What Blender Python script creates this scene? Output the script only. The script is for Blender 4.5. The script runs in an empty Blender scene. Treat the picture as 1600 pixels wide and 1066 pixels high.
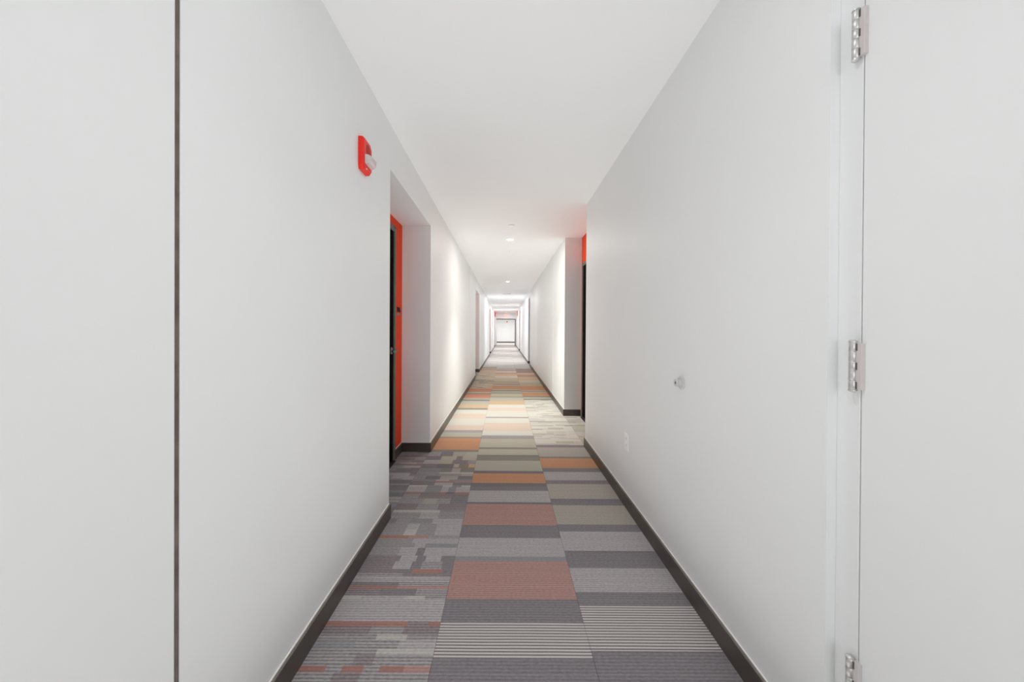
import bpy, bmesh, math, random
from mathutils import Vector, Matrix

sc = bpy.context.scene
C = sc.collection
random.seed(7)

# ------------------------------------------------------------------ camera, world, exposure
CAM_H = 1.26
FPX, CX, CY = 545.0, 789.08, 518.43          # focal length and principal point in px of 1600x1066
PITCH, ROLL = 0.0044, 0.0056
cam = bpy.data.cameras.new('camera')
cam_o = bpy.data.objects.new('camera', cam); C.objects.link(cam_o)
cam.sensor_width = 36.0
cam.lens = 36.0 * FPX / 1600
cam.shift_x = (800 - CX) / 1600
cam.shift_y = -(533 - CY) / 1600
cam.clip_start = 0.02
cam_o.location = (0, 0, CAM_H)
cam_o.rotation_euler = (Matrix.Rotation(math.pi / 2 - PITCH, 3, 'X') @ Matrix.Rotation(ROLL, 3, 'Z')).to_euler()
sc.camera = cam_o

sc.view_settings.view_transform = 'Standard'
sc.view_settings.look = 'None'
sc.view_settings.gamma = 1
sc.view_settings.use_curve_mapping = False
sc.view_settings.exposure = 0.02
try:
    sc.cycles.max_bounces = 16
    sc.cycles.diffuse_bounces = 12
    sc.cycles.glossy_bounces = 4
    sc.cycles.sample_clamp_indirect = 6
except Exception:
    pass

world = bpy.data.worlds.new('world'); sc.world = world
world.use_nodes = True
world.node_tree.nodes['Background'].inputs[0].default_value = (0.9, 0.95, 1, 1)
world.node_tree.nodes['Background'].inputs[1].default_value = 0.5

LIGHT_X = 0.07
CEIL = 2.63
DOWNLIGHTS = [  # (y, watts of lens lamp, watts of the narrow beam, colour)
    (-3.9, 3, 0, (1.0, 0.99, 0.985)), (0.67, 2.8, 16, (1.0, 0.99, 0.985)), (5.27, 13, 210, (1.0, 0.975, 0.90)),
    (9.84, 7, 60, (1.0, 0.965, 0.90)), (14.4, 33, 0, (1.0, 0.995, 0.99)), (19.0, 34, 0, (1.0, 0.995, 0.99)),
    (23.6, 38, 0, (1.0, 0.995, 0.99)),
    (27.0, 12, 0, (1.0, 0.99, 0.98))]  # last downlight is added to brighten the wall over the end opening


def lamp(name, kind, loc, watts, col, size=0.1, rot=(0, 0, 0), shape='DISK', size_y=None, spread=None):
    l = bpy.data.lights.new(name, kind)
    l.energy = watts; l.color = col
    if kind == 'AREA':
        l.shape = shape; l.size = size
        if size_y: l.size_y = size_y
        if spread: l.spread = spread
    o = bpy.data.objects.new(name, l); C.objects.link(o)
    o.location = loc; o.rotation_euler = rot
    return o


for y, w, ws, c in DOWNLIGHTS:
    lamp('downlight_lamp', 'AREA', (LIGHT_X, y, CEIL - 0.02), w, c, 0.10)
    if ws:
        cone = {0.67: 112, 5.27: 84}.get(y, 70)
        so = lamp('downlight_beam', 'SPOT', (LIGHT_X, y, CEIL - 0.02), ws, c)
        so.data.spot_size = math.radians(cone); so.data.spot_blend = 1.0; so.data.shadow_soft_size = 0.04
# soft forward fill added behind the camera; no window is there
lamp('back_fill', 'AREA', (0.05, -5.7, 1.5), 30, (0.985, 0.995, 1.0), 1.5, (math.pi / 2, 0, 0), 'RECTANGLE', 2.1)
# second added fill behind the camera, tilted up and forward at the ceiling
lamp('upward_fill', 'AREA', (0.05, -2.5, 1.2), 9, (0.99, 0.995, 1.0), 1.0, (math.radians(125), 0, 0), 'RECTANGLE', 1.0)
# added up-facing fill panels at floor level, standing in for bounced light
lamp('floor_fill', 'AREA', (0.05, 1.0, 0.05), 13, (0.99, 0.993, 1), 1.3, (math.pi, 0, 0), 'RECTANGLE', 4, spread=math.radians(130))
lamp('floor_fill', 'AREA', (0.05, 20.0, 0.05), 15, (1, 1, 1), 1.3, (math.pi, 0, 0), 'RECTANGLE', 15.5, spread=math.radians(140))
lamp('floor_fill', 'AREA', (0.05, 7.5, 0.05), 26, (0.985, 0.995, 1), 1.3, (math.pi, 0, 0), 'RECTANGLE', 9, spread=math.radians(130))
# lamp of the cross corridor beyond the end opening
lamp('cross_corridor_lamp', 'AREA', (0.1, 32.0, CEIL - 0.03), 155, (1, 0.995, 0.99), 0.5)


# ------------------------------------------------------------------ materials
def mat(name, col, rough=0.6, metal=0.0, spec=0.5, noise=0.0, nscale=40, bump=0.0, bscale=300, emit=None, estr=1.0, trans=0.0, coat=0.0):
    m = bpy.data.materials.new(name); m.use_nodes = True
    nt = m.node_tree; b = nt.nodes['Principled BSDF']
    b.inputs['Base Color'].default_value = (*col, 1)
    b.inputs['Roughness'].default_value = rough
    b.inputs['Metallic'].default_value = metal
    b.inputs['Specular IOR Level'].default_value = spec
    b.inputs['Transmission Weight'].default_value = trans
    b.inputs['Coat Weight'].default_value = coat
    tc = nt.nodes.new('ShaderNodeTexCoord')
    if noise:
        n = nt.nodes.new('ShaderNodeTexNoise'); n.inputs['Scale'].default_value = nscale
        n.inputs['Detail'].default_value = 4
        nt.links.new(tc.outputs['Object'], n.inputs['Vector'])
        mr = nt.nodes.new('ShaderNodeMapRange')
        mr.inputs['From Min'].default_value = 0.3; mr.inputs['From Max'].default_value = 0.7
        mr.inputs['To Min'].default_value = 1 - noise; mr.inputs['To Max'].default_value = 1 + noise
        nt.links.new(n.outputs['Fac'], mr.inputs['Value'])
        vm = nt.nodes.new('ShaderNodeVectorMath'); vm.operation = 'SCALE'
        vm.inputs[0].default_value = col
        nt.links.new(mr.outputs['Result'], vm.inputs['Scale'])
        nt.links.new(vm.outputs['Vector'], b.inputs['Base Color'])
    if bump:
        n = nt.nodes.new('ShaderNodeTexNoise'); n.inputs['Scale'].default_value = bscale
        nt.links.new(tc.outputs['Object'], n.inputs['Vector'])
        bp = nt.nodes.new('ShaderNodeBump'); bp.inputs['Strength'].default_value = bump
        bp.inputs['Distance'].default_value = 0.002
        nt.links.new(n.outputs['Fac'], bp.inputs['Height'])
        nt.links.new(bp.outputs['Normal'], b.inputs['Normal'])
    if emit:
        b.inputs['Emission Color'].default_value = (*emit, 1)
        b.inputs['Emission Strength'].default_value = estr
    return m


M = {}
M['wall'] = mat('white_wall_paint', (0.832, 0.846, 0.848), 0.5, spec=0.35, noise=0.008, nscale=3, bump=0.08, bscale=220)
M['ceil'] = mat('white_ceiling_paint', (0.89, 0.90, 0.90), 0.8, spec=0.2, noise=0.006, nscale=2)
M['doorwhite'] = mat('white_door_enamel', (0.825, 0.836, 0.838), 0.42, spec=0.4, noise=0.006, nscale=4, bump=0.03, bscale=90)
M['orange'] = mat('orange_wall_paint', (0.80, 0.066, 0.014), 0.6, spec=0.2, noise=0.03, nscale=5, bump=0.05)
M['base'] = mat('dark_brown_vinyl_base', (0.062, 0.050, 0.042), 0.36, spec=0.8, noise=0.18, nscale=9)
M['basetop'] = mat('base_top_edge', (0.20, 0.18, 0.16), 0.5, noise=0.1, nscale=20)
M['caulk'] = mat('white_caulk', (0.9, 0.89, 0.87), 0.6, noise=0.05, nscale=60)
M['black'] = mat('black_brown_door', (0.011, 0.009, 0.008), 0.9, spec=0.0, noise=0.2, nscale=6)
M['taupe'] = mat('taupe_frame_enamel', (0.16, 0.148, 0.125), 0.45, spec=0.3, noise=0.06, nscale=12)
M['steel'] = mat('satin_steel', (0.66, 0.65, 0.64), 0.42, metal=0.9, noise=0.06, nscale=80)
M['darksteel'] = mat('dark_satin_steel', (0.22, 0.21, 0.20), 0.4, metal=0.8, noise=0.06, nscale=80)
M['steelpaint'] = mat('painted_hinge_leaf', (0.62, 0.58, 0.57), 0.4, noise=0.03, nscale=60)
M['darkgap'] = mat('dark_slot', (0.02, 0.018, 0.017), 0.7, noise=0.2)
M['bronze'] = mat('brown_metal_strip', (0.14, 0.112, 0.098), 0.5, metal=0.1, noise=0.45, nscale=11)
M['red'] = mat('red_alarm_plastic', (0.86, 0.022, 0.012), 0.35, spec=0.3, noise=0.02, nscale=30, coat=0.1)
M['darkred'] = mat('red_horn_grille', (0.42, 0.012, 0.01), 0.45, noise=0.1, nscale=200)
M['lens'] = mat('clear_strobe_lens', (0.95, 0.96, 0.97), 0.06, spec=0.7, noise=0.03, nscale=120, trans=0.45)
M['flash'] = mat('strobe_tube', (0.35, 0.36, 0.42), 0.2, metal=0.6, noise=0.2, nscale=150)
M['stopgrey'] = mat('shade_grey_vinyl', (0.60, 0.60, 0.60), 0.45, noise=0.04, nscale=90)  # white stop coloured grey in place of the shading on it
M['plastic'] = mat('white_plastic', (0.93, 0.93, 0.925), 0.35, noise=0.01)
M['rubber'] = mat('grey_rubber', (0.42, 0.42, 0.42), 0.6, noise=0.05, nscale=90)
M['slot'] = mat('dark_slot_plastic', (0.10, 0.10, 0.10), 0.6, noise=0.05)
M['glow'] = mat('downlight_lens', (0.9, 0.9, 0.9), 0.4, noise=0.01, emit=(1, 0.97, 0.92), estr=9)
M['signblack'] = mat('black_sign_digits', (0.012, 0.01, 0.01), 0.5, noise=0.1)
M['signgrey'] = mat('grey_sign_plate', (0.27, 0.21, 0.18), 0.45, noise=0.06, nscale=50)
M['exitbody'] = mat('exit_sign_housing', (0.8, 0.78, 0.75), 0.4, noise=0.02)
M['exitred'] = mat('exit_letters_lit', (0.9, 0.1, 0.05), 0.4, noise=0.01, emit=(1, 0.10, 0.03), estr=3.5)
M['subfloor'] = mat('dark_subfloor', (0.06, 0.055, 0.055), 0.9, noise=0.2)
M['farcarpet'] = mat('grey_beige_carpet', (0.40, 0.37, 0.35), 0.95, noise=0.15, nscale=6, bump=0.3, bscale=500)
M['threshold'] = mat('dark_threshold', (0.06, 0.06, 0.07), 0.35, metal=0.5, noise=0.1)

# carpet: colour and rib contrast come from the tile's own face attributes; ribs and pile are procedural
cm = bpy.data.materials.new('striped_loop_carpet'); cm.use_nodes = True
nt = cm.node_tree; bs = nt.nodes['Principled BSDF']
bs.inputs['Roughness'].default_value = 0.95; bs.inputs['Specular IOR Level'].default_value = 0.12
ac = nt.nodes.new('ShaderNodeAttribute'); ac.attribute_name = 'yarn'
ar = nt.nodes.new('ShaderNodeAttribute'); ar.attribute_name = 'rib'
tc = nt.nodes.new('ShaderNodeTexCoord')
sep = nt.nodes.new('ShaderNodeSeparateXYZ'); nt.links.new(tc.outputs['Object'], sep.inputs[0])


def mth(op, a, b=None):
    n = nt.nodes.new('ShaderNodeMath'); n.operation = op
    for i, v in enumerate((a, b)):
        if v is None: continue
        if isinstance(v, (int, float)): n.inputs[i].default_value = v
        else: nt.links.new(v, n.inputs[i])
    return n.outputs[0]


wob = nt.nodes.new('ShaderNodeTexNoise'); wob.inputs['Scale'].default_value = 3.0
nt.links.new(tc.outputs['Object'], wob.inputs['Vector'])
yy = mth('ADD', sep.outputs['Y'], mth('MULTIPLY', wob.outputs['Fac'], 0.004))
rib = mth('SINE', mth('MULTIPLY', yy, 2 * math.pi / 0.0137))
ribc = mth('MULTIPLY', rib, ar.outputs['Fac'])
pile = nt.nodes.new('ShaderNodeTexNoise'); pile.inputs['Scale'].default_value = 260; pile.inputs['Detail'].default_value = 2
nt.links.new(tc.outputs['Object'], pile.inputs['Vector'])
pl = mth('MULTIPLY', mth('SUBTRACT', pile.outputs['Fac'], 0.5), 0.55)
# irregular yarn lines across the tile, and short flecks in the patterned yarn
mp = nt.nodes.new('ShaderNodeMapping'); mp.inputs['Scale'].default_value = (0.6, 95, 1)
nt.links.new(tc.outputs['Object'], mp.inputs['Vector'])
ln_ = nt.nodes.new('ShaderNodeTexNoise'); ln_.inputs['Scale'].default_value = 1.0; ln_.inputs['Detail'].default_value = 1
nt.links.new(mp.outputs['Vector'], ln_.inputs['Vector'])
# (the bold pin-striped bands keep clean lines)
ar2 = mth('MULTIPLY', ar.outputs['Fac'], mth('MAXIMUM', mth('SUBTRACT', 1.0, mth('MULTIPLY', ar.outputs['Fac'], 1.85)), 0.0))
lines = mth('MULTIPLY', mth('MAXIMUM', mth('SUBTRACT', ln_.outputs['Fac'], 0.56), 0.0), mth('MULTIPLY', ar2, 9.0))
mp2 = nt.nodes.new('ShaderNodeMapping'); mp2.inputs['Scale'].default_value = (70, 110, 1)
nt.links.new(tc.outputs['Object'], mp2.inputs['Vector'])
fk = nt.nodes.new('ShaderNodeTexNoise'); fk.inputs['Scale'].default_value = 1.0; fk.inputs['Detail'].default_value = 0
nt.links.new(mp2.outputs['Vector'], fk.inputs['Vector'])
fleck = mth('MULTIPLY', mth('SUBTRACT', fk.outputs['Fac'], 0.5), mth('MULTIPLY', ar2, 3.6))
tot = mth('ADD', mth('ADD', mth('ADD', ribc, pl), mth('ADD', mth('MINIMUM', lines, 0.45), fleck)), 1.0)
vs = nt.nodes.new('ShaderNodeVectorMath'); vs.operation = 'SCALE'
nt.links.new(ac.outputs['Color'], vs.inputs[0]); nt.links.new(tot, vs.inputs['Scale'])
nt.links.new(vs.outputs[0], bs.inputs['Base Color'])
bp = nt.nodes.new('ShaderNodeBump'); bp.inputs['Strength'].default_value = 0.35; bp.inputs['Distance'].default_value = 0.002
nt.links.new(tot, bp.inputs['Height']); nt.links.new(bp.outputs['Normal'], bs.inputs['Normal'])
M['carpet'] = cm


# ------------------------------------------------------------------ mesh helpers
def box(bm, x0, x1, y0, y1, z0, z1, mi=0):
    x0, x1 = sorted((x0, x1)); y0, y1 = sorted((y0, y1)); z0, z1 = sorted((z0, z1))
    v = [bm.verts.new(p) for p in ((x0, y0, z0), (x1, y0, z0), (x1, y1, z0), (x0, y1, z0),
                                   (x0, y0, z1), (x1, y0, z1), (x1, y1, z1), (x0, y1, z1))]
    out = []
    for f in ((0, 3, 2, 1), (4, 5, 6, 7), (0, 1, 5, 4), (1, 2, 6, 5), (2, 3, 7, 6), (3, 0, 4, 7)):
        fc = bm.faces.new([v[i] for i in f]); fc.material_index = mi; out.append(fc)
    return out


def revolve(bm, prof, seg=24, mtx=Matrix(), mi=0):
    """prof: list of (radius, height) revolved about local Z"""
    rings = []
    for r, h in prof:
        if r < 1e-6:
            rings.append([bm.verts.new(mtx @ Vector((0, 0, h)))])
        else:
            rings.append([bm.verts.new(mtx @ Vector((r * math.cos(2 * math.pi * i / seg), r * math.sin(2 * math.pi * i / seg), h))) for i in range(seg)])
    for a, b in zip(rings, rings[1:]):
        for i in range(seg):
            j = (i + 1) % seg
            if len(a) == 1 and len(b) == 1: break
            if len(a) == 1: f = bm.faces.new((a[0], b[i], b[j]))
            elif len(b) == 1: f = bm.faces.new((a[i], a[j], b[0]))
            else: f = bm.faces.new((a[i], a[j], b[j], b[i]))
            f.smooth = True; f.material_index = mi


def obj(name, bm, m, parent=None, bevel=0.0, loc=None, smooth=False):
    bmesh.ops.recalc_face_normals(bm, faces=bm.faces[:])
    for e in bm.edges:
        if len(e.link_faces) == 2 and e.calc_face_angle(0) > 0.75: e.smooth = False
    me = bpy.data.meshes.new(name); bm.to_mesh(me); bm.free()
    for x in (m if isinstance(m, (list, tuple)) else [m]): me.materials.append(x)
    o = bpy.data.objects.new(name, me); C.objects.link(o)
    if loc: o.location = loc
    if parent: o.parent = parent
    if bevel:
        b = o.modifiers.new('bevel', 'BEVEL'); b.width = bevel; b.segments = 2; b.limit_method = 'ANGLE'
    return o


def empty(name, loc=(0, 0, 0)):
    o = bpy.data.objects.new(name, None); C.objects.link(o); o.location = loc
    o.empty_display_size = 0.1
    return o


def tag(o, label, cat, group=None):
    o['label'] = label; o['category'] = cat
    if group: o['group'] = group
    return o


def struct(o, label, cat):
    o['kind'] = 'structure'; o['label'] = label; o['category'] = cat
    return o


def boxobj(name, boxes, m, parent=None, bevel=0.0, loc=None):
    bm = bmesh.new()
    for b in boxes: box(bm, *b)
    return obj(name, bm, m, parent, bevel, loc)


def text_mesh(name, body, size, depth, m, parent, mtx, squeeze=1.0):
    cu = bpy.data.curves.new(name, 'FONT'); cu.body = body; cu.size = size; cu.extrude = depth
    cu.align_x = 'CENTER'; cu.align_y = 'CENTER'; cu.offset = size * 0.015
    t = bpy.data.objects.new(name, cu); C.objects.link(t)
    bpy.context.view_layer.update()
    me = bpy.data.meshes.new_from_object(t.evaluated_get(bpy.context.evaluated_depsgraph_get()))
    C.objects.unlink(t); bpy.data.objects.remove(t)
    me.transform(mtx @ Matrix.Diagonal((squeeze, 1, 1, 1)))
    me.name = name; me.materials.clear(); me.materials.append(m)
    o = bpy.data.objects.new(name, me); C.objects.link(o); o.parent = parent
    return o


# ------------------------------------------------------------------ dimensions
FL, FR = -0.756, 0.865            # baseboard faces
XL, XR = -0.771, 0.880            # wall planes
BL, BR = -1.065, 1.130            # recess back planes
Y0, YF, YEND = -6.0, 28.0, 35.2   # corridor back, end opening, far wall
SOF = 2.33
TH = 0.30
REC_L = [(2.33, 3.60), (9.03, 10.45), (17.45, 18.87)]
REC_R = [(3.80, 5.155), (12.15, 13.20), (20.3, 21.6)]
REC_L4 = (25.0, 26.45)

# ------------------------------------------------------------------ setting: ceiling and walls
struct(boxobj('ceiling', [(-3.2, 3.2, Y0 - .3, YEND + .3, CEIL, CEIL + 0.15)], M['ceil']),
       'flat white painted ceiling running the length of the corridor', 'ceiling')

# left wall: slabs between recesses, soffited headers above them
GAP0, GAP1 = 0.814, 0.827
DL0 = -0.12                        # near end of the flush left door
lb = []
lb.append((XL, XL - TH - .3, Y0 - .3, DL0 - 0.013, 0, CEIL))
lb.append((XL - 0.055, XL - TH - .3, DL0 - 0.013, GAP1, 0, CEIL))
lb.append((XL, XL - 0.055, DL0 - 0.013, GAP1, 2.163, CEIL))
lb.append((XL, XL - TH - .3, GAP1, REC_L[0][0], 0, CEIL))
prev = None
edges = REC_L + [REC_L4]
for i, (a, b) in enumerate(edges):
    lb.append((XL, BL, a, b, SOF if i < 3 else 2.26, CEIL))
    nxt = edges[i + 1][0] if i + 1 < len(edges) else YF
    lb.append((XL, XL - TH - .3, b, nxt, 0, CEIL))
lb.append((XL + 0.008, XL, 7.5, REC_L[1][0], 0, CEIL))          # shallow pilaster step
wl = struct(boxobj('wall_left', lb, M['wall']), 'long white corridor wall on the left with soffited door recesses', 'wall')

# right wall: full height recesses
RF = XR + 0.026                    # plane of the flush closet door frame
DR1, DR0 = 0.888, -0.035           # closet door leaf ends
rb = []
rb.append((XR, XR + TH + .3, Y0 - .3, DR0 - 0.062, 0, CEIL))
rb.append((RF + 0.05, XR + TH + .3, DR0 - 0.062, 0.95, 0, CEIL))
rb.append((XR, RF + 0.05, DR0 - 0.062, 0.95, 2.19, CEIL))
rb.append((XR, XR + TH + .3, 0.95, REC_R[0][0], 0, CEIL))
for i, (a, b) in enumerate(REC_R):
    nxt = REC_R[i + 1][0] if i + 1 < len(REC_R) else YF
    if i: rb.append((XR, BR, a, b, 2.45, CEIL))
    rb.append((XR, XR + TH + .3, b, nxt, 0, CEIL))
rb.append((XR - 0.008, XR, 6.35, REC_R[1][0], 0, CEIL))
wr = struct(boxobj('wall_right', rb, M['wall']), 'long white corridor wall on the right with tall door recesses', 'wall')

# door recess backs are painted orange: each is a piece of its wall around the door opening
DOOR_H, HEAD = 2.195, 2.245


def recess_back(parent, side, a, b, d0, d1, top):
    """orange wall behind the recess a..b, with the frame opening d0..d1"""
    x = BL if side < 0 else BR
    x1 = x + side * 0.17
    bx = []
    if d0 - a > 0.002: bx.append((x, x1, a, d0, 0, top))
    if b - d1 > 0.002: bx.append((x, x1, d1, b, 0, top))
    bx.append((x, x1, d0, d1, HEAD, top))
    bx.append((x1, x1 + side * 0.05, a, b, 0, top))
    return boxobj('recess_wall', bx, M['orange'], parent)


door_count = [2]


def recess_door(side, a, b, d0, d1, label, sign=None):
    """taupe frame, black leaf, threshold, lever; d0..d1 is the outer frame"""
    door_count[0] += 1
    r = empty('door_%d' % door_count[0], ((BL if side < 0 else BR), (d0 + d1) / 2, 0))
    struct(r, label, 'door')
    s = side
    c = (d0 + d1) / 2; h0, h1 = d0 - c, d1 - c
    # frame: two stepped jambs and head, standing 8 mm proud of the orange wall
    for nm, bx in (('jamb', [(-s * .008, s * .14, h0, h0 + .03, 0, HEAD), (-s * .008, s * .05, h0 + .03, h0 + .05, 0, HEAD)]),
                   ('jamb', [(-s * .008, s * .14, h1 - .03, h1, 0, HEAD), (-s * .008, s * .05, h1 - .05, h1 - .03, 0, HEAD)]),
                   ('head', [(-s * .008, s * .14, h0 + .03, h1 - .03, HEAD - .03, HEAD), (-s * .008, s * .05, h0 + .05, h1 - .05, HEAD - .05, HEAD - .03)])):
        boxobj(nm, bx, M['taupe'], r, 0.002)
    leaf = boxobj('door_leaf', [(s * .003, s * .047, h0 + .052, h1 - .052, 0.012, HEAD - .052)], M['black'], r, 0.002)
    boxobj('threshold', [(-s * .03, s * .14, h0 + .052, h1 - .052, -0.004, 0.008)], M['threshold'], r, 0.002)
    # lever handle on its escutcheon
    hz = 1.06; hy = h1 - 0.115 if side < 0 else h0 + 0.115; q = 1 if side < 0 else -1
    bm = bmesh.new()
    mt = Matrix.Translation((s * .003, hy, hz)) @ Matrix.Rotation(-s * math.pi / 2, 4, 'Y')
    revolve(bm, [(0, 0), (.033, 0), (.033, .008), (.028, .012), (.011, .013), (.011, .05), (0, .05)], 20, mt)
    box(bm, s * .003 - s * .062, s * .003 - s * .044, hy - q * 0.115, hy + q * 0.012, hz - .010, hz + .010)
    obj('lever_handle', bm, M['darksteel'], leaf, 0.002)
    return r


recess_back(wl, -1, 2.33, 3.60, 2.335, 3.383, SOF)
recess_door(-1, 2.33, 3.60, 2.335, 3.383, 'black apartment door with taupe frame in the nearest left recess')
recess_back(wl, -1, 9.03, 10.45, 9.10, 10.2, SOF)
recess_door(-1, 9.03, 10.45, 9.10, 10.2, 'black door inside the second recess of the left wall')
recess_back(wl, -1, 17.45, 18.87, 17.5, 18.6, SOF)
recess_door(-1, 17.45, 18.87, 17.5, 18.6, 'black door inside the third recess of the left wall')
recess_back(wl, -1, 25.0, 26.45, 25.1, 26.2, 2.26)
recess_door(-1, 25.0, 26.45, 25.1, 26.2, 'black door in the left recess nearest the end opening')
recess_back(wr, 1, 3.80, 5.155, 4.07, 5.12, CEIL)
recess_door(1, 3.80, 5.155, 4.07, 5.12, 'dark door under an orange panel in the nearest right recess')
recess_back(wr, 1, 12.15, 13.20, 12.2, 13.15, 2.45)
recess_door(1, 12.15, 13.20, 12.2, 13.15, 'dark door inside the second recess of the right wall')
recess_back(wr, 1, 20.3, 21.6, 20.4, 21.45, 2.45)
recess_door(1, 20.3, 21.6, 20.4, 21.45, 'dark door inside the farthest recess of the right wall')

# orange header panels near the far end, on both corridor walls
for nm, x0, x1, y0, y1, par in (('orange_header', XL, XL + .006, 24.9, 27.9, wl), ('orange_header', XR - .006, XR, 24.0, 25.6, wr)):
    boxobj(nm, [(x0, x1, y0, y1, 2.27, CEIL - .002)], M['orange'], par)

# end opening, cross corridor, far wall, back wall
OX0, OX1, OH = -0.70, 0.845, 2.17
we = struct(boxobj('wall_front', [(XL - .6, OX0, YF, YF + .15, 0, CEIL), (OX1, XR + .6, YF, YF + .15, 0, CEIL), (OX0, OX1, YF, YF + .15, OH, CEIL)], M['wall']),
            'white wall around the wide opening at the end of the corridor', 'wall')
fr = empty('trim_1', (0, YF, 0)); struct(fr, 'dark steel frame of the wide opening at the corridor end', 'door frame')
boxobj('head', [(OX0, OX1, -.02, .17, OH - .055, OH)], M['darkgap'], fr, 0.003)
boxobj('jamb', [(OX1 - .05, OX1, -.02, .17, 0, OH - .055)], M['darkgap'], fr, 0.003)
boxobj('jamb', [(OX0, OX0 + .03, .0, .16, 0, OH - .055)], M['wall'], fr, 0.003)
for hz in (0.25, 1.05, 1.85):
    bm = bmesh.new(); revolve(bm, [(0, 0), (.014, 0), (.014, .11), (0, .11)], 12, Matrix.Translation((OX1 - .06, -.035, hz)))
    obj('hinge', bm, M['steel'], fr)
struct(boxobj('wall_end', [(-3.2, 3.2, YEND, YEND + .2, 0, CEIL)], M['wall']), 'bright white far wall seen through the end opening', 'wall')
struct(boxobj('wall_side_left', [(-3.2, -3.0, YF + .15, YEND, 0, CEIL)], M['wall']), 'white left end wall of the cross corridor', 'wall')
struct(boxobj('wall_side_right', [(3.0, 3.2, YF + .15, YEND, 0, CEIL)], M['wall']), 'white right end wall of the cross corridor', 'wall')
struct(boxobj('wall_back', [(XL - .6, XR + .6, Y0 - .3, Y0, 0, CEIL)], M['wall']), 'white wall closing the corridor behind the photographer', 'wall')

# ------------------------------------------------------------------ baseboards (each length of vinyl base is a board)
BH = 0.093


def board(parent, p0, p1, nrm, h=BH, t=0.015):
    """board along p0->p1 (on the wall plane), sticking out along nrm"""
    nx, ny = nrm
    x0, y0 = p0; x1, y1 = p1
    bm = bmesh.new()
    def bx(ta, tb, z0, z1, mi):
        xs = (x0 + nx * ta, x1 + nx * tb, x0 + nx * tb, x1 + nx * ta); ys = (y0 + ny * ta, y1 + ny * tb, y0 + ny * tb, y1 + ny * ta)
        box(bm, min(xs), max(xs), min(ys), max(ys), z0, z1, mi)
    bx(0, t, 0, h - .004, 0)
    bx(0, t - .002, h - .004, h, 1)
    bx(0, .004, h, h + .004, 2)
    return obj('board', bm, [M['base'], M['basetop'], M['caulk']], parent)


bl = struct(empty('baseboard_left'), 'dark brown vinyl base along the left wall and its recesses', 'baseboard')
segs = [(GAP1 + .002, REC_L[0][0]), (REC_L[0][1], REC_L[1][0]), (REC_L[1][1], REC_L[2][0]), (REC_L[2][1], REC_L4[0]), (REC_L4[1], YF)]
for a, b in segs: board(bl, (XL, a), (XL, b), (1, 0))
board(bl, (XL, Y0), (XL, DL0 - .02), (1, 0))
for a, b, dj in [(2.33, 3.60, 3.383), (9.03, 10.45, 10.2), (17.45, 18.87, 18.6), (25.0, 26.45, 26.2)]:
    board(bl, (BL + .0, b), (XL + .015, b), (0, -1), t=.012)
    board(bl, (BL, dj + .002), (BL, b - .0125), (1, 0), t=.012)
br = struct(empty('baseboard_right'), 'dark brown vinyl base along the right wall and its recesses', 'baseboard')
segs = [(0.952, REC_R[0][0]), (REC_R[0][1], REC_R[1][0]), (REC_R[1][1], REC_R[2][0]), (REC_R[2][1], YF)]
for a, b in segs: board(br, (XR, a), (XR, b), (-1, 0))
board(br, (XR, Y0), (XR, DR0 - .07), (-1, 0))
for a, b in REC_R:
    board(br, (XR - .015, b), (BR - .01, b), (0, -1), t=.012)
board(br, (BR, 3.80), (BR, 4.068), (-1, 0), t=.012)
be = struct(empty('baseboard_end'), 'dark base along the far wall beyond the opening', 'baseboard')
board(be, (-3.0, YEND), (3.0, YEND), (0, -1), h=.10)

# ------------------------------------------------------------------ floor and carpet tiles
fl = struct(boxobj('floor', [(XL - .6, XR + .6, Y0 - .3, YF + .15, -0.12, -0.007)], M['subfloor']),
            'corridor floor laid with grey, pink and orange striped carpet tiles', 'floor')
boxobj('carpet_field', [(-3.2, 3.2, YF + .1, YEND + .2, -0.12, 0.0)], M['farcarpet'], fl)

COL = {  # farther yarns run warmer and paler, with the downlights' glow painted in
    'K': (.195, .182, .195), 'D': (.222, .206, .220), 'L': (.395, .370, .378), 'S': (.405, .375, .372),
    'P': (.400, .245, .222), 'O': (.500, .265, .160), 'W': (.385, .355, .320), 'G': (.410, .390, .325),
    'g': (.240, .232, .205), 'E': (.550, .455, .390), 'H': (.530, .520, .470), 'T': (.500, .375, .255),
    'Y': (.450, .400, .300), 'R': (.500, .235, .170), 'U': (.250, .215, .225), 'M': (.310, .292, .298),
    'r': (.340, .190, .165), 'B': (.270, .272, .282), 'V': (.460, .440, .418), 'c': (.370, .200, .165),
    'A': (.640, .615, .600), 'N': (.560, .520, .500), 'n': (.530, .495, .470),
}
RIB = {'K': .06, 'D': .13, 'L': .16, 'S': .55, 'P': .12, 'O': .06, 'W': .08, 'G': .05, 'g': .05, 'E': .03, 'H': .03,
       'T': .04, 'Y': .04, 'R': .04, 'U': .22, 'M': .28, 'r': .08, 'B': .12, 'V': .12, 'c': .1, 'A': .03, 'N': .03, 'n': .03}


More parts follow.
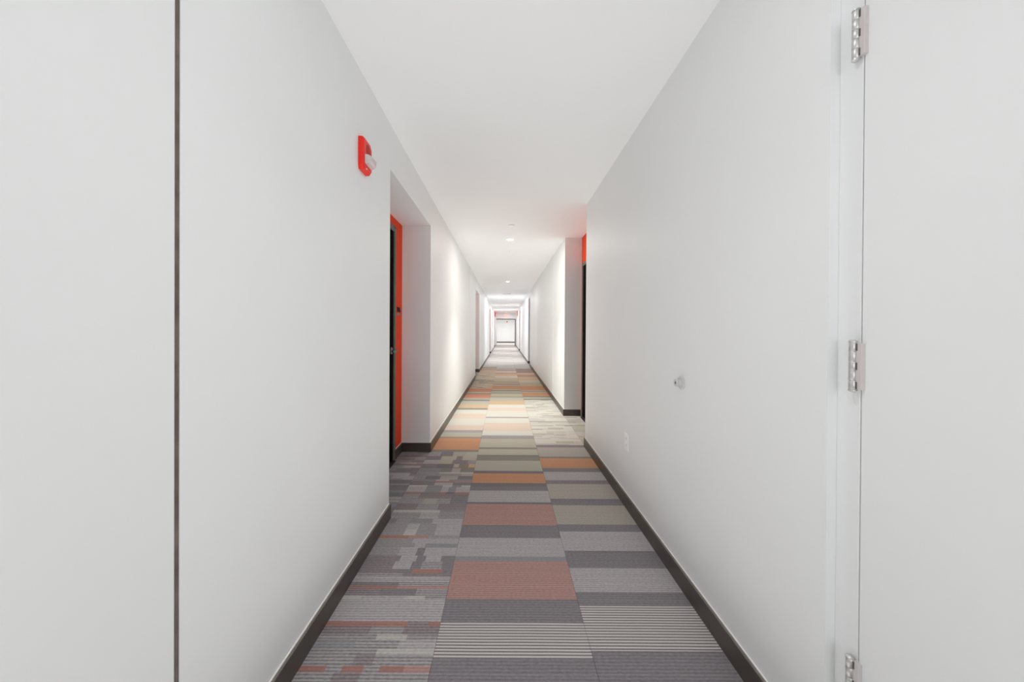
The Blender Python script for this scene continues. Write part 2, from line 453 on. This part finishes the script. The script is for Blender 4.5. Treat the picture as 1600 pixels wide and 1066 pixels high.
def carpet_tile(x0, x1, y0, y1, rects):
    """rects: (xa, xb, ya, yb, key) in world coordinates covering the tile top"""
    g = 0.0006
    bm = bmesh.new()
    cl = bm.loops.layers.float_color.new('yarn'); rl = bm.loops.layers.float.new('rib')
    def put(f, k, dim=1.0):
        c = COL[k]
        for l in f.loops:
            l[cl] = (c[0] * dim, c[1] * dim, c[2] * dim, 1); l[rl] = RIB[k]
    X0, X1, Y0_, Y1_ = x0 + g, x1 - g, y0 + g, y1 - g
    for xa, xb, ya, yb, k in rects:
        xa, xb = max(xa, X0), min(xb, X1); ya, yb = max(ya, Y0_), min(yb, Y1_)
        if xb - xa < .002 or yb - ya < .0015: continue
        f = bm.faces.new([bm.verts.new(p) for p in ((xa - x0, ya - y0, 0), (xb - x0, ya - y0, 0), (xb - x0, yb - y0, 0), (xa - x0, yb - y0, 0))])
        put(f, k)
    z = -0.007
    for p, q in (((X0, Y0_), (X1, Y0_)), ((X1, Y0_), (X1, Y1_)), ((X1, Y1_), (X0, Y1_)), ((X0, Y1_), (X0, Y0_))):
        f = bm.faces.new([bm.verts.new(v) for v in ((p[0] - x0, p[1] - y0, z), (q[0] - x0, q[1] - y0, z), (q[0] - x0, q[1] - y0, 0), (p[0] - x0, p[1] - y0, 0))])
        put(f, 'K')
    me = bpy.data.meshes.new('carpet_tile'); bm.to_mesh(me); bm.free()
    me.materials.append(M['carpet'])
    o = bpy.data.objects.new('carpet_tile', me); C.objects.link(o)
    o.location = (x0, y0, 0); o.parent = fl
    return o


T = 0.616
SX = [-0.886, -0.270, 0.346, 0.962]
def yz(p): return 1.26 * 545 / (p - 517.0) * 0.9985     # photo row -> distance along the floor (planning only)

# banded runs, listed from near to far as (far end y, colour)
MID = [(1.01, 'L'), (1.05, 'K'), (1.333, 'D'), (1.497, 'S'), (1.626, 'D'), (1.86, 'P'), (1.897, 'P'), (1.935, 'B'), (2.108, 'L'), (2.246, 'D'),
       (2.520, 'P'), (2.548, 'K'), (2.731, 'L'), (2.80, 'D'), (2.868, 'K'), (3.061, 'O'), (3.116, 'K'), (3.361, 'G'), (3.517, 'g'), (3.687, 'G'),
       (3.74, 'g'), (4.03, 'G'), (4.17, 'M'), (4.35, 'H'), (4.72, 'E'), (4.99, 'H'), (5.06, 'M'), (5.42, 'H'), (5.66, 'E'), (5.90, 'H'), (6.23, 'T'),
       (6.55, 'G'), (6.62, 'g'), (6.95, 'Y'), (7.02, 'g'), (7.2, 'G'), (7.32, 'g'), (7.42, 'Y'), (7.88, 'O'), (8.05, 'G'), (8.2, 'P'), (8.4, 'Y'),
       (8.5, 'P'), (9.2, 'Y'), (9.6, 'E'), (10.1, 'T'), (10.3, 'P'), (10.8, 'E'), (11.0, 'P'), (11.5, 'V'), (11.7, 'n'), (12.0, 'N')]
RIGHT = [(0.95, 'L'), (1.10, 'D'), (1.366, 'D'), (1.592, 'S'), (1.674, 'D'), (1.845, 'L'), (1.99, 'D'), (2.181, 'L'), (2.26, 'D'), (2.509, 'W'),
         (2.604, 'D'), (2.854, 'W'), (2.928, 'U'), (3.10, 'L'), (3.187, 'D'), (3.43, 'O'), (3.478, 'g'), (3.75, 'W'), (3.83, 'U'),
         (6.294, 'G'), (6.42, 'g'), (6.55, 'G'), (6.68, 'g'), (7.05, 'O'), (7.12, 'E'), (7.2, 'g'), (7.3, 'G'), (7.85, 'O'), (8.1, 'T'), (8.4, 'Y'), (8.8, 'E'), (9.4, 'T'),
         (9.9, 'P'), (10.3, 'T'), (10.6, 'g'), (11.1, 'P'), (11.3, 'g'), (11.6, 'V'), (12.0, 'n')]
LEFTA = [(3.66, 'g'), (4.06, 'O'), (4.10, 'g'), (4.28, 'G'), (4.38, 'M'), (4.62, 'E'), (4.95, 'H'), (5.24, 'E'), (5.50, 'H'), (5.62, 'g'), (5.88, 'T'),
         (6.2, 'G'), (6.30, 'K'), (6.44, 'G'), (6.85, 'R'), (6.95, 'g'), (7.08, 'Y'), (7.5, 'R'), (7.61, 'T')]


def gen_run(y, yend, rnd, p1='POPWGEV', p2='Kg', p3='LGWLV', p4='DgM'):
    out = []
    while y < yend:
        for k, w in ((rnd.choice(p1), rnd.uniform(.2, .3)), (rnd.choice(p2), .04), (rnd.choice(p3), rnd.uniform(.15, .22)), (rnd.choice(p4), .12)):
            y += w; out.append((y, k))
    return out


def bands(run, start, a, b, x0, x1):
    out = []; p = start
    for e, k in run:
        lo, hi = max(p, a), min(e, b)
        if hi > lo: out.append((x0, x1, lo, hi, k))
        p = e
    return out


# patchwork strips: near ones follow the photo (far end y, segments as (fraction, colour))
LP = [(1.275, [(.3, 'M'), (.5, 'U'), (1, 'M')]), (1.30, [(.22, 'r'), (.34, 'M'), (.5, 'r'), (.62, 'M'), (.8, 'r'), (1, 'P')]),
      (1.345, [(.4, 'M'), (.55, 'U'), (1, 'M')]), (1.37, [(.55, 'M'), (1, 'V')]), (1.41, [(.35, 'B'), (.7, 'M'), (1, 'L')]),
      (1.435, [(.5, 'M'), (.75, 'V'), (1, 'M')]),
      (1.475, [(.42, 'U'), (.7, 'M'), (1, 'U')]), (1.50, [(.2, 'r'), (.45, 'r'), (.72, 'c'), (.9, 'U'), (1, 'r')]),
      (1.56, [(1, 'L')]), (1.625, [(.5, 'L'), (1, 'L')]), (1.645, [(.2, 'V'), (.6, 'L'), (.8, 'V'), (1, 'M')]),
      (1.69, [(.35, 'U'), (.7, 'D'), (1, 'M')]), (1.71, [(.5, 'r'), (1, 'P')]), (1.735, [(.5, 'D'), (1, 'M')]),
      (1.775, [(1, 'L')]), (1.80, [(.5, 'M'), (1, 'U')]), (1.83, [(.45, 'U'), (.58, 'D'), (.9, 'c'), (1, 'D')]),
      (1.89, [(.36, 'U'), (.55, 'L'), (.66, 'D'), (.88, 'M'), (1, 'D')]), (1.94, [(.40, 'U'), (.58, 'L'), (.68, 'D'), (.85, 'L'), (1, 'D')]),
      (2.01, [(.35, 'M'), (.55, 'L'), (.64, 'D'), (1, 'L')]), (2.05, [(.5, 'M'), (.62, 'L'), (1, 'B')]), (2.10, [(.45, 'M'), (.6, 'L'), (1, 'L')]),
      (2.13, [(.38, 'c'), (.62, 'P'), (1, 'M')]), (2.19, [(.3, 'M'), (.45, 'V'), (.68, 'M'), (1, 'L')]), (2.26, [(.3, 'M'), (.45, 'L'), (.68, 'M'), (1, 'L')]),
      (2.32, [(.12, 'U'), (.3, 'M'), (.6, 'B'), (1, 'L')]), (2.40, [(.4, 'M'), (.65, 'L'), (1, 'M')]), (2.43, [(.4, 'V'), (.65, 'V'), (1, 'B')]),
      (2.52, [(.3, 'U'), (.6, 'M'), (1, 'U')]), (2.60, [(.35, 'M'), (.55, 'W'), (.75, 'M'), (1, 'D')]), (2.67, [(.25, 'M'), (.5, 'U'), (.75, 'U'), (1, 'D')]),
      (2.70, [(.27, 'c'), (.52, 'U'), (.64, 'c'), (.77, 'K'), (1, 'c')]), (2.79, [(.3, 'L'), (.55, 'B'), (.66, 'L'), (.78, 'B'), (1, 'L')]),
      (2.82, [(.3, 'V'), (.55, 'B'), (.7, 'V'), (.85, 'B'), (1, 'V')]), (2.87, [(.4, 'U'), (.7, 'L'), (1, 'D')]), (2.895, [(.4, 'U'), (.72, 'c'), (1, 'P')]),
      (2.93, [(.4, 'B'), (.62, 'L'), (1, 'B')]), (3.0, [(.2, 'M'), (.45, 'D'), (.75, 'W'), (1, 'D')]), (3.05, [(.2, 'B'), (.5, 'M'), (.8, 'M'), (1, 'W')]),
      (3.08, [(.4, 'M'), (1, 'V')]), (3.17, [(.4, 'B'), (.6, 'g'), (.75, 'W'), (1, 'g')]), (3.19, [(.3, 'D'), (.6, 'K'), (1, 'r')]),
      (3.27, [(.3, 'U'), (.6, 'K'), (.7, 'G'), (.88, 'g'), (1, 'T')]), (3.37, [(.3, 'L'), (.55, 'G'), (.85, 'U'), (1, 'M')]),
      (3.47, [(.3, 'D'), (.6, 'G'), (.72, 'g'), (1, 'G')]), (3.60, [(.25, 'M'), (.5, 'D'), (.75, 'W'), (1, 'G')])]


def patch(x0, x1, a, b, rnd, pal='LMMDWGU', strips=None, lo=None, hi=None):
    out = []
    if strips:
        p = 1.134
        for e, sg in strips:
            ya, yb = max(p, a), min(e, b)
            if yb > ya:
                q = 0
                for fr_, k in sg:
                    out.append((lo + q * (hi - lo), lo + fr_ * (hi - lo), ya, yb, k)); q = fr_
            p = e
        return out
    y = a
    while y < b - 1e-4:
        h = min(rnd.choice((.02, .03, .04, .05, .07)), b - y)
        if b - y - h < .02: h = b - y
        thin = h < .03
        x = x0
        while x < x1 - 1e-4:
            w = min(rnd.uniform(.10, .26), x1 - x)
            if x1 - x - w < .05: w = x1 - x
            k = rnd.choice('rRDUK') if (thin and rnd.random() < .35) else rnd.choice(pal)
            out.append((x, x + w, y, y + h, k)); x += w
        y += h
    return out


rnd = random.Random(11)
FARP = ('ANA', 'nN', 'AN', 'nN')  # near-white yarns: the strong lighting down there is painted into the tiles
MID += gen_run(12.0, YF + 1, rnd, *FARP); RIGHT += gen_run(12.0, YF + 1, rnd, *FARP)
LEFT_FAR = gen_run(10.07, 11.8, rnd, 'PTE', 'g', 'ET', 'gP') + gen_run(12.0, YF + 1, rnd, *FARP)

YS = -1.45
# middle column
k = -5
while 1.01 + k * T < YF:
    a = 1.01 + k * T; b = min(a + T, YF + .1); k += 1
    if b < YS: continue
    run = MID if b > 1.1 else [(e - 3 * T * 2, c) for e, c in MID]
    carpet_tile(SX[1], SX[2], a, b, bands(run, -9, a, b, SX[1], SX[2]))
# right column: patchwork where the door recesses are
def in_rec(y, recs): return any(p - .3 < y < q + .3 for p, q in recs)
k = -5
while 1.366 + k * T < YF:
    a = 1.366 + k * T; b = min(a + T, YF + .1); k += 1
    if b < YS: continue
    m_ = (a + b) / 2
    rec = 3.83 - .05 < m_ < 6.29 or in_rec(m_, REC_R[1:])
    run = RIGHT if b > 1.2 else [(e - 3 * T * 2, c) for e, c in RIGHT]
    xe = FR + .012
    if rec:
        carpet_tile(SX[2], xe, a, b, patch(SX[2], xe, a, b, rnd, 'HHVHVHG' if m_ < 8 else 'ANn'))  # pale palettes paint the lit floor into these patches
    else:
        carpet_tile(SX[2], xe, a, b, bands(run, -9, a, b, SX[2], xe))
for ra, rb_ in REC_R:
    y = ra
    while y < rb_ - .01:
        y2 = min(y + T, rb_)
        carpet_tile(FR + .012, BR + .02, y, y2, patch(FR + .012, BR + .02, y, y2, rnd, 'VGWLVG'))
        y = y2
# left column
cuts = [3.598 - T * i for i in range(8, -1, -1)] + [3.914 + T * i for i in range(0, 40)]
for a, b in zip(cuts, cuts[1:]):
    if a > YF: break
    b = min(b, YF + .1); m_ = (a + b) / 2
    if b < YS: continue
    if m_ < 1.134:
        carpet_tile(FL - .012, SX[1], a, b, patch(FL - .012, SX[1], a, b, rnd))
    elif m_ < 3.598:
        # the strip list runs from the wall (or recess back) to the seam
        carpet_tile(FL - .012, SX[1], a, b, patch(0, 0, a, b, rnd, strips=LP, lo=FL - .012, hi=SX[1]))
    elif m_ < 7.62:
        carpet_tile(FL - .012, SX[1], a, b, bands(LEFTA, 3.5, a, b, FL - .012, SX[1]))
    elif m_ < 10.07 or in_rec(m_, REC_L[2:] + [REC_L4]):
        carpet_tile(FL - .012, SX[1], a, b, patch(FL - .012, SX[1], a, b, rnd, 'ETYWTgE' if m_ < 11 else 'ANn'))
    else:
        carpet_tile(FL - .012, SX[1], a, b, bands(LEFT_FAR, 10.0, a, b, FL - .012, SX[1]))
for ra, rb_ in REC_L + [REC_L4]:
    y = ra
    while y < rb_ - .01:
        y2 = min(y + T, rb_)
        carpet_tile(BL - .02, FL - .012, y, y2, patch(BL - .02, FL - .012, y, y2, rnd, 'MDULB'))
        y = y2

# ------------------------------------------------------------------ flush white doors near the camera
d1 = struct(empty('door_1', (RF, DR1, 0)), 'flush white closet door on three steel hinges at the right edge', 'door')
boxobj('door_leaf', [(0.0, 0.044, DR0 - DR1, -0.003, 0.01, 2.13)], M['doorwhite'], d1, 0.0015)
boxobj('jamb', [(0, .05, 0, .062 - .0, 0, 2.19)], M['doorwhite'], d1, 0.0015)
boxobj('jamb', [(0, .05, DR0 - DR1 - .062, DR0 - DR1 - .003, 0, 2.19)], M['doorwhite'], d1, 0.0015)
boxobj('head', [(0, .05, DR0 - DR1 - .003, 0, 2.133, 2.19)], M['doorwhite'], d1, 0.0015)


def hinge(parent, zc, label):
    hh = 0.122; z0 = zc - hh / 2
    # leaf plates let into door edge and jamb, seen edge-on beside the barrel
    lf = boxobj('hinge', [(-.011, .004, -.012, .0045, z0 + .002, z0 + hh - .002)], M['steelpaint'], parent, 0.001)
    cx, cy = -.0115, .0085
    seg = hh / 5
    for i in range(5):
        bm = bmesh.new()
        r = .0082
        za, zb = z0 + i * seg + .0002, z0 + (i + 1) * seg - .0002
        revolve(bm, [(0, za), (r * .95, za), (r, za + .0005), (r, zb - .0005), (r * .95, zb), (0, zb)], 20, Matrix.Translation((cx, cy, 0)))
        obj('knuckle', bm, M['steel'], lf)
    for zz, d in ((z0, -1), (z0 + hh, 1)):
        bm = bmesh.new()
        revolve(bm, [(0, zz), (.0088, zz), (.0088, zz + d * .003), (.005, zz + d * .006), (0, zz + d * .0065)], 18, Matrix.Translation((cx, cy, 0)))
        obj('pin_tip', bm, M['steel'], lf)
    for i in (0, 2, 4):
        za = z0 + i * seg
        boxobj('slot', [(-.0125, -.0105, -.0025, .0005, za + .003, za + seg - .003)], M['slot'], lf)


for zc in (2.02, 1.173, 0.36): hinge(d1, zc, None)

d2 = struct(empty('door_2', (XL, GAP0, 0)), 'flush white door leaf at the left edge beside a dark brown gap', 'door')
boxobj('door_leaf', [(-.045, 0.0, DL0 - GAP0, 0, 0.01, 2.15)], M['doorwhite'], d2, 0.001)
boxobj('edge_strip', [(-.05, -.0012, 0.0012, .0128, 0.0, 2.16)], M['bronze'], d2, 0.0008)
boxobj('edge_strip', [(-.05, -.006, DL0 - GAP0 - .0125, DL0 - GAP0 - .0008, 0.0, 2.16)], M['bronze'], d2)
boxobj('head_strip', [(-.05, -.006, DL0 - GAP0, 0.0, 2.151, 2.161)], M['bronze'], d2)

# ------------------------------------------------------------------ fire alarm horn strobe on left wall
al = tag(empty('fire_alarm', (XL, 1.82, 2.10)), 'red fire alarm with clear strobe lens high on the left wall', 'alarm')
bm = bmesh.new()
W_, H_, D_ = 0.122, 0.174, 0.029
# body: octagonal-cornered back, tapering front
def ring(x, ins):
    c = 0.022
    a, b, cc, d = ins, W_ - ins, ins, H_ - ins
    return [bm.verts.new((x, p, q)) for p, q in ((a + c * .3, cc), (b - c, cc), (b, cc + c), (b, d - c), (b - c, d), (a + c * .3, d), (a, d - c * .3), (a, cc + c))]
r1 = ring(0, 0); r2 = ring(D_ * .75, 0.001); r3 = ring(D_, 0.008)
bm.faces.new(r3)
for A, B in ((r1, r2), (r2, r3)):
    for i in range(8):
        j = (i + 1) % 8; bm.faces.new((A[i], A[j], B[j], B[i]))
bm.faces.new(r1[::-1])
body = obj('housing', bm, M['red'], al, 0.003)
# horn grille: recessed dark dish in the upper half, with slats
bm = bmesh.new()
revolve(bm, [(0, .0015), (.024, .0015), (.031, .0008), (.033, 0), (0, 0)], 28, Matrix.Translation((D_, W_ * .54, .122)) @ Matrix.Rotation(math.pi / 2, 4, 'Y'))
gr = obj('horn_grille', bm, M['darkred'], al)
for i in range(5):
    boxobj('slat', [(D_ + .0012, D_ + .003, W_ * .54 - .022 + abs(i - 2) * .004, W_ * .54 + .022 - abs(i - 2) * .004, .104 + i * .009, .1065 + i * .009)], M['red'], gr)
# strobe: clear dome box in the lower half
bm = bmesh.new()
def lr(x, y0, y1, z0, z1): return [bm.verts.new((x, p, q)) for p, q in ((y0, z0), (y1, z0), (y1, z1), (y0, z1))]
q = [lr(D_ - .002, .018, .110, .036, .086), lr(D_ + .020, .022, .104, .042, .082), lr(D_ + .032, .034, .096, .048, .076)]
for A, B in zip(q, q[1:]):
    for i in range(4): bm.faces.new((A[i], A[(i + 1) % 4], B[(i + 1) % 4], B[i]))
bm.faces.new(q[-1]); bm.faces.new(q[0][::-1])
ln = obj('strobe_lens', bm, M['lens'], al, 0.003)
boxobj('strobe_tube', [(D_ + .001, D_ + .010, .036, .076, .058, .066)], M['flash'], ln, 0.002)
boxobj('screw', [(D_ - .002, D_ + .001, .04, .048, .012, .020)], M['plastic'], al, 0.001)

# ------------------------------------------------------------------ door stop on right wall
ds = tag(empty('door_stop', (XR, 1.735, 1.003)), 'round white wall door stop with rubber bumper on the right wall', 'door stop')
bm = bmesh.new()
RY = Matrix.Rotation(-math.pi / 2, 4, 'Y')
revolve(bm, [(0, 0), (.033, 0), (.034, .003), (.031, .007), (.022, .009), (0, .009)], 32, RY)
obj('flange', bm, M['stopgrey'], ds)
bm = bmesh.new()
revolve(bm, [(0, .008), (.018, .008), (.016, .012), (.0155, .020), (.019, .023), (.020, .027), (.018, .031), (.009, .032), (.007, .029), (0, .029)], 28, RY)
obj('bumper', bm, M['stopgrey'], ds)
bm = bmesh.new()
revolve(bm, [(0, .0295), (.0068, .0295), (.0068, .0305), (0, .0308)], 16, RY)
obj('screw', bm, M['slot'], ds)

# ------------------------------------------------------------------ wall outlet
ot = tag(empty('wall_outlet', (XR, 2.495, 0.465)), 'white duplex outlet plate low on the right wall', 'outlet')
boxobj('cover_plate', [(-.0075, 0, -.037, .037, -.060, .060)], M['plastic'], ot, 0.002)
for zz in (-.024, .024):
    rc = boxobj('receptacle', [(-.0085, -.0075, -.017, .017, zz - .014, zz + .014)], M['plastic'], ot, 0.001)
    boxobj('slot', [(-.0088, -.0084, -.0075, -.0055, zz - .002, zz + .007), (-.0088, -.0084, .0055, .0075, zz - .002, zz + .006), (-.0088, -.0084, -.002, .002, zz - .010, zz - .006)], M['slot'], rc)
bm = bmesh.new(); revolve(bm, [(0, .0055), (.003, .0055), (.003, .0065), (0, .0068)], 12, RY)
obj('screw', bm, M['steel'], ot)

# ------------------------------------------------------------------ room number sign on the orange wall
rs = tag(empty('room_sign', (BL, 3.475, 1.425)), 'black room number 706 on the orange wall beside the left door', 'sign')
boxobj('backplate', [(0, .004, -.062, .062, -.022, -.002)], M['signgrey'], rs, 0.001)
text_mesh('digits', '706', .072, .002, M['signblack'], rs, Matrix.Translation((.0035, 0, .030)) @ Matrix.Rotation(math.pi / 2, 4, 'Z') @ Matrix.Rotation(math.pi / 2, 4, 'X'), 1.12)

# ------------------------------------------------------------------ ceiling fittings
where = {0: 'behind the photographer', 1: 'just above the photographer', 2: 'nearest in view, between two white discs',
         3: 'second in view along the corridor', 4: 'third in view, just past the ceiling vent', 5: 'fourth in view along the corridor',
         6: 'fifth in view, well before the exit sign', 7: 'farthest one, added before the exit sign to light the end wall'}
for i, (y, w, ws, c) in enumerate(DOWNLIGHTS):
    t = tag(empty('ceiling_downlight', (LIGHT_X, y, CEIL)), 'small round recessed ceiling downlight, ' + where[i], 'ceiling light', 'recessed downlights along the ceiling')
    bm = bmesh.new()
    revolve(bm, [(.050, -.001), (.052, -.006), (.064, -.004), (.066, 0), (.050, 0), (.050, -.001)], 32)
    obj('trim_ring', bm, M['plastic'], t)
    bm = bmesh.new()
    revolve(bm, [(0, -.0035), (.046, -.0035), (.050, -.001), (0, -.0005)], 28)
    obj('lens', bm, M['glow'], t)

sp = tag(empty('sprinkler_cover', (0.075, 4.56, CEIL)), 'white concealed sprinkler disc in front of the nearest downlight', 'sprinkler')
bm = bmesh.new(); revolve(bm, [(0, -.011), (.040, -.011), (.042, -.009), (.042, -.006), (.034, -.006), (.034, 0), (0, 0)], 32)
obj('cover_disc', bm, M['plastic'], sp)
bm = bmesh.new(); revolve(bm, [(.034, -.002), (.040, -.004), (.050, -.002), (.051, 0), (.034, 0)], 32)
obj('escutcheon', bm, M['plastic'], sp)
sm = tag(empty('smoke_detector', (0.068, 6.01, CEIL)), 'white round detector on the ceiling behind the nearest downlight', 'detector')
bm = bmesh.new(); revolve(bm, [(0, -.022), (.030, -.022), (.040, -.016), (.044, -.006), (.050, -.004), (.050, 0), (0, 0)], 32)
obj('housing', bm, M['plastic'], sm)
bm = bmesh.new(); revolve(bm, [(0, -.0235), (.008, -.0235), (.008, -.021), (0, -.021)], 14)
obj('test_button', bm, M['slot'], sm)
vt = tag(empty('ceiling_vent', (0.057, 13.1, CEIL)), 'white slatted ceiling vent in front of the third downlight', 'vent')
boxobj('frame', [(-.17, -.15, -.10, .10, -.012, 0), (.15, .17, -.10, .10, -.012, 0), (-.15, .15, -.10, -.08, -.012, 0), (-.15, .15, .08, .10, -.012, 0)], M['plastic'], vt, .002)
boxobj('backing', [(-.15, .15, -.08, .08, -.002, 0)], M['slot'], vt)
for i in range(7):
    boxobj('slat', [(-.15, .15, -.074 + i * .0235, -.066 + i * .0235, -.010, -.003)], M['plastic'], vt)

# ------------------------------------------------------------------ exit sign and far strobe
ex = tag(empty('exit_sign', (0.08, YF, 2.42)), 'lit red EXIT sign above the wide opening at the corridor end', 'exit sign')
boxobj('housing', [(-.16, .16, -.045, 0, -.10, .10)], M['exitbody'], ex, .004)
text_mesh('lettering', 'EXIT', .17, .002, M['exitred'], ex, Matrix.Translation((0, -.047, 0)) @ Matrix.Rotation(math.pi / 2, 4, 'X'), .72)
fa = tag(empty('fire_strobe', (0.2, YEND, 2.10)), 'small red fire strobe on the far wall beyond the opening', 'alarm')
boxobj('housing', [(-.055, .055, -.045, 0, -.07, .07)], M['red'], fa, .006)
boxobj('strobe_lens', [(-.03, .03, -.07, -.045, -.05, -.005)], M['lens'], fa, .004)
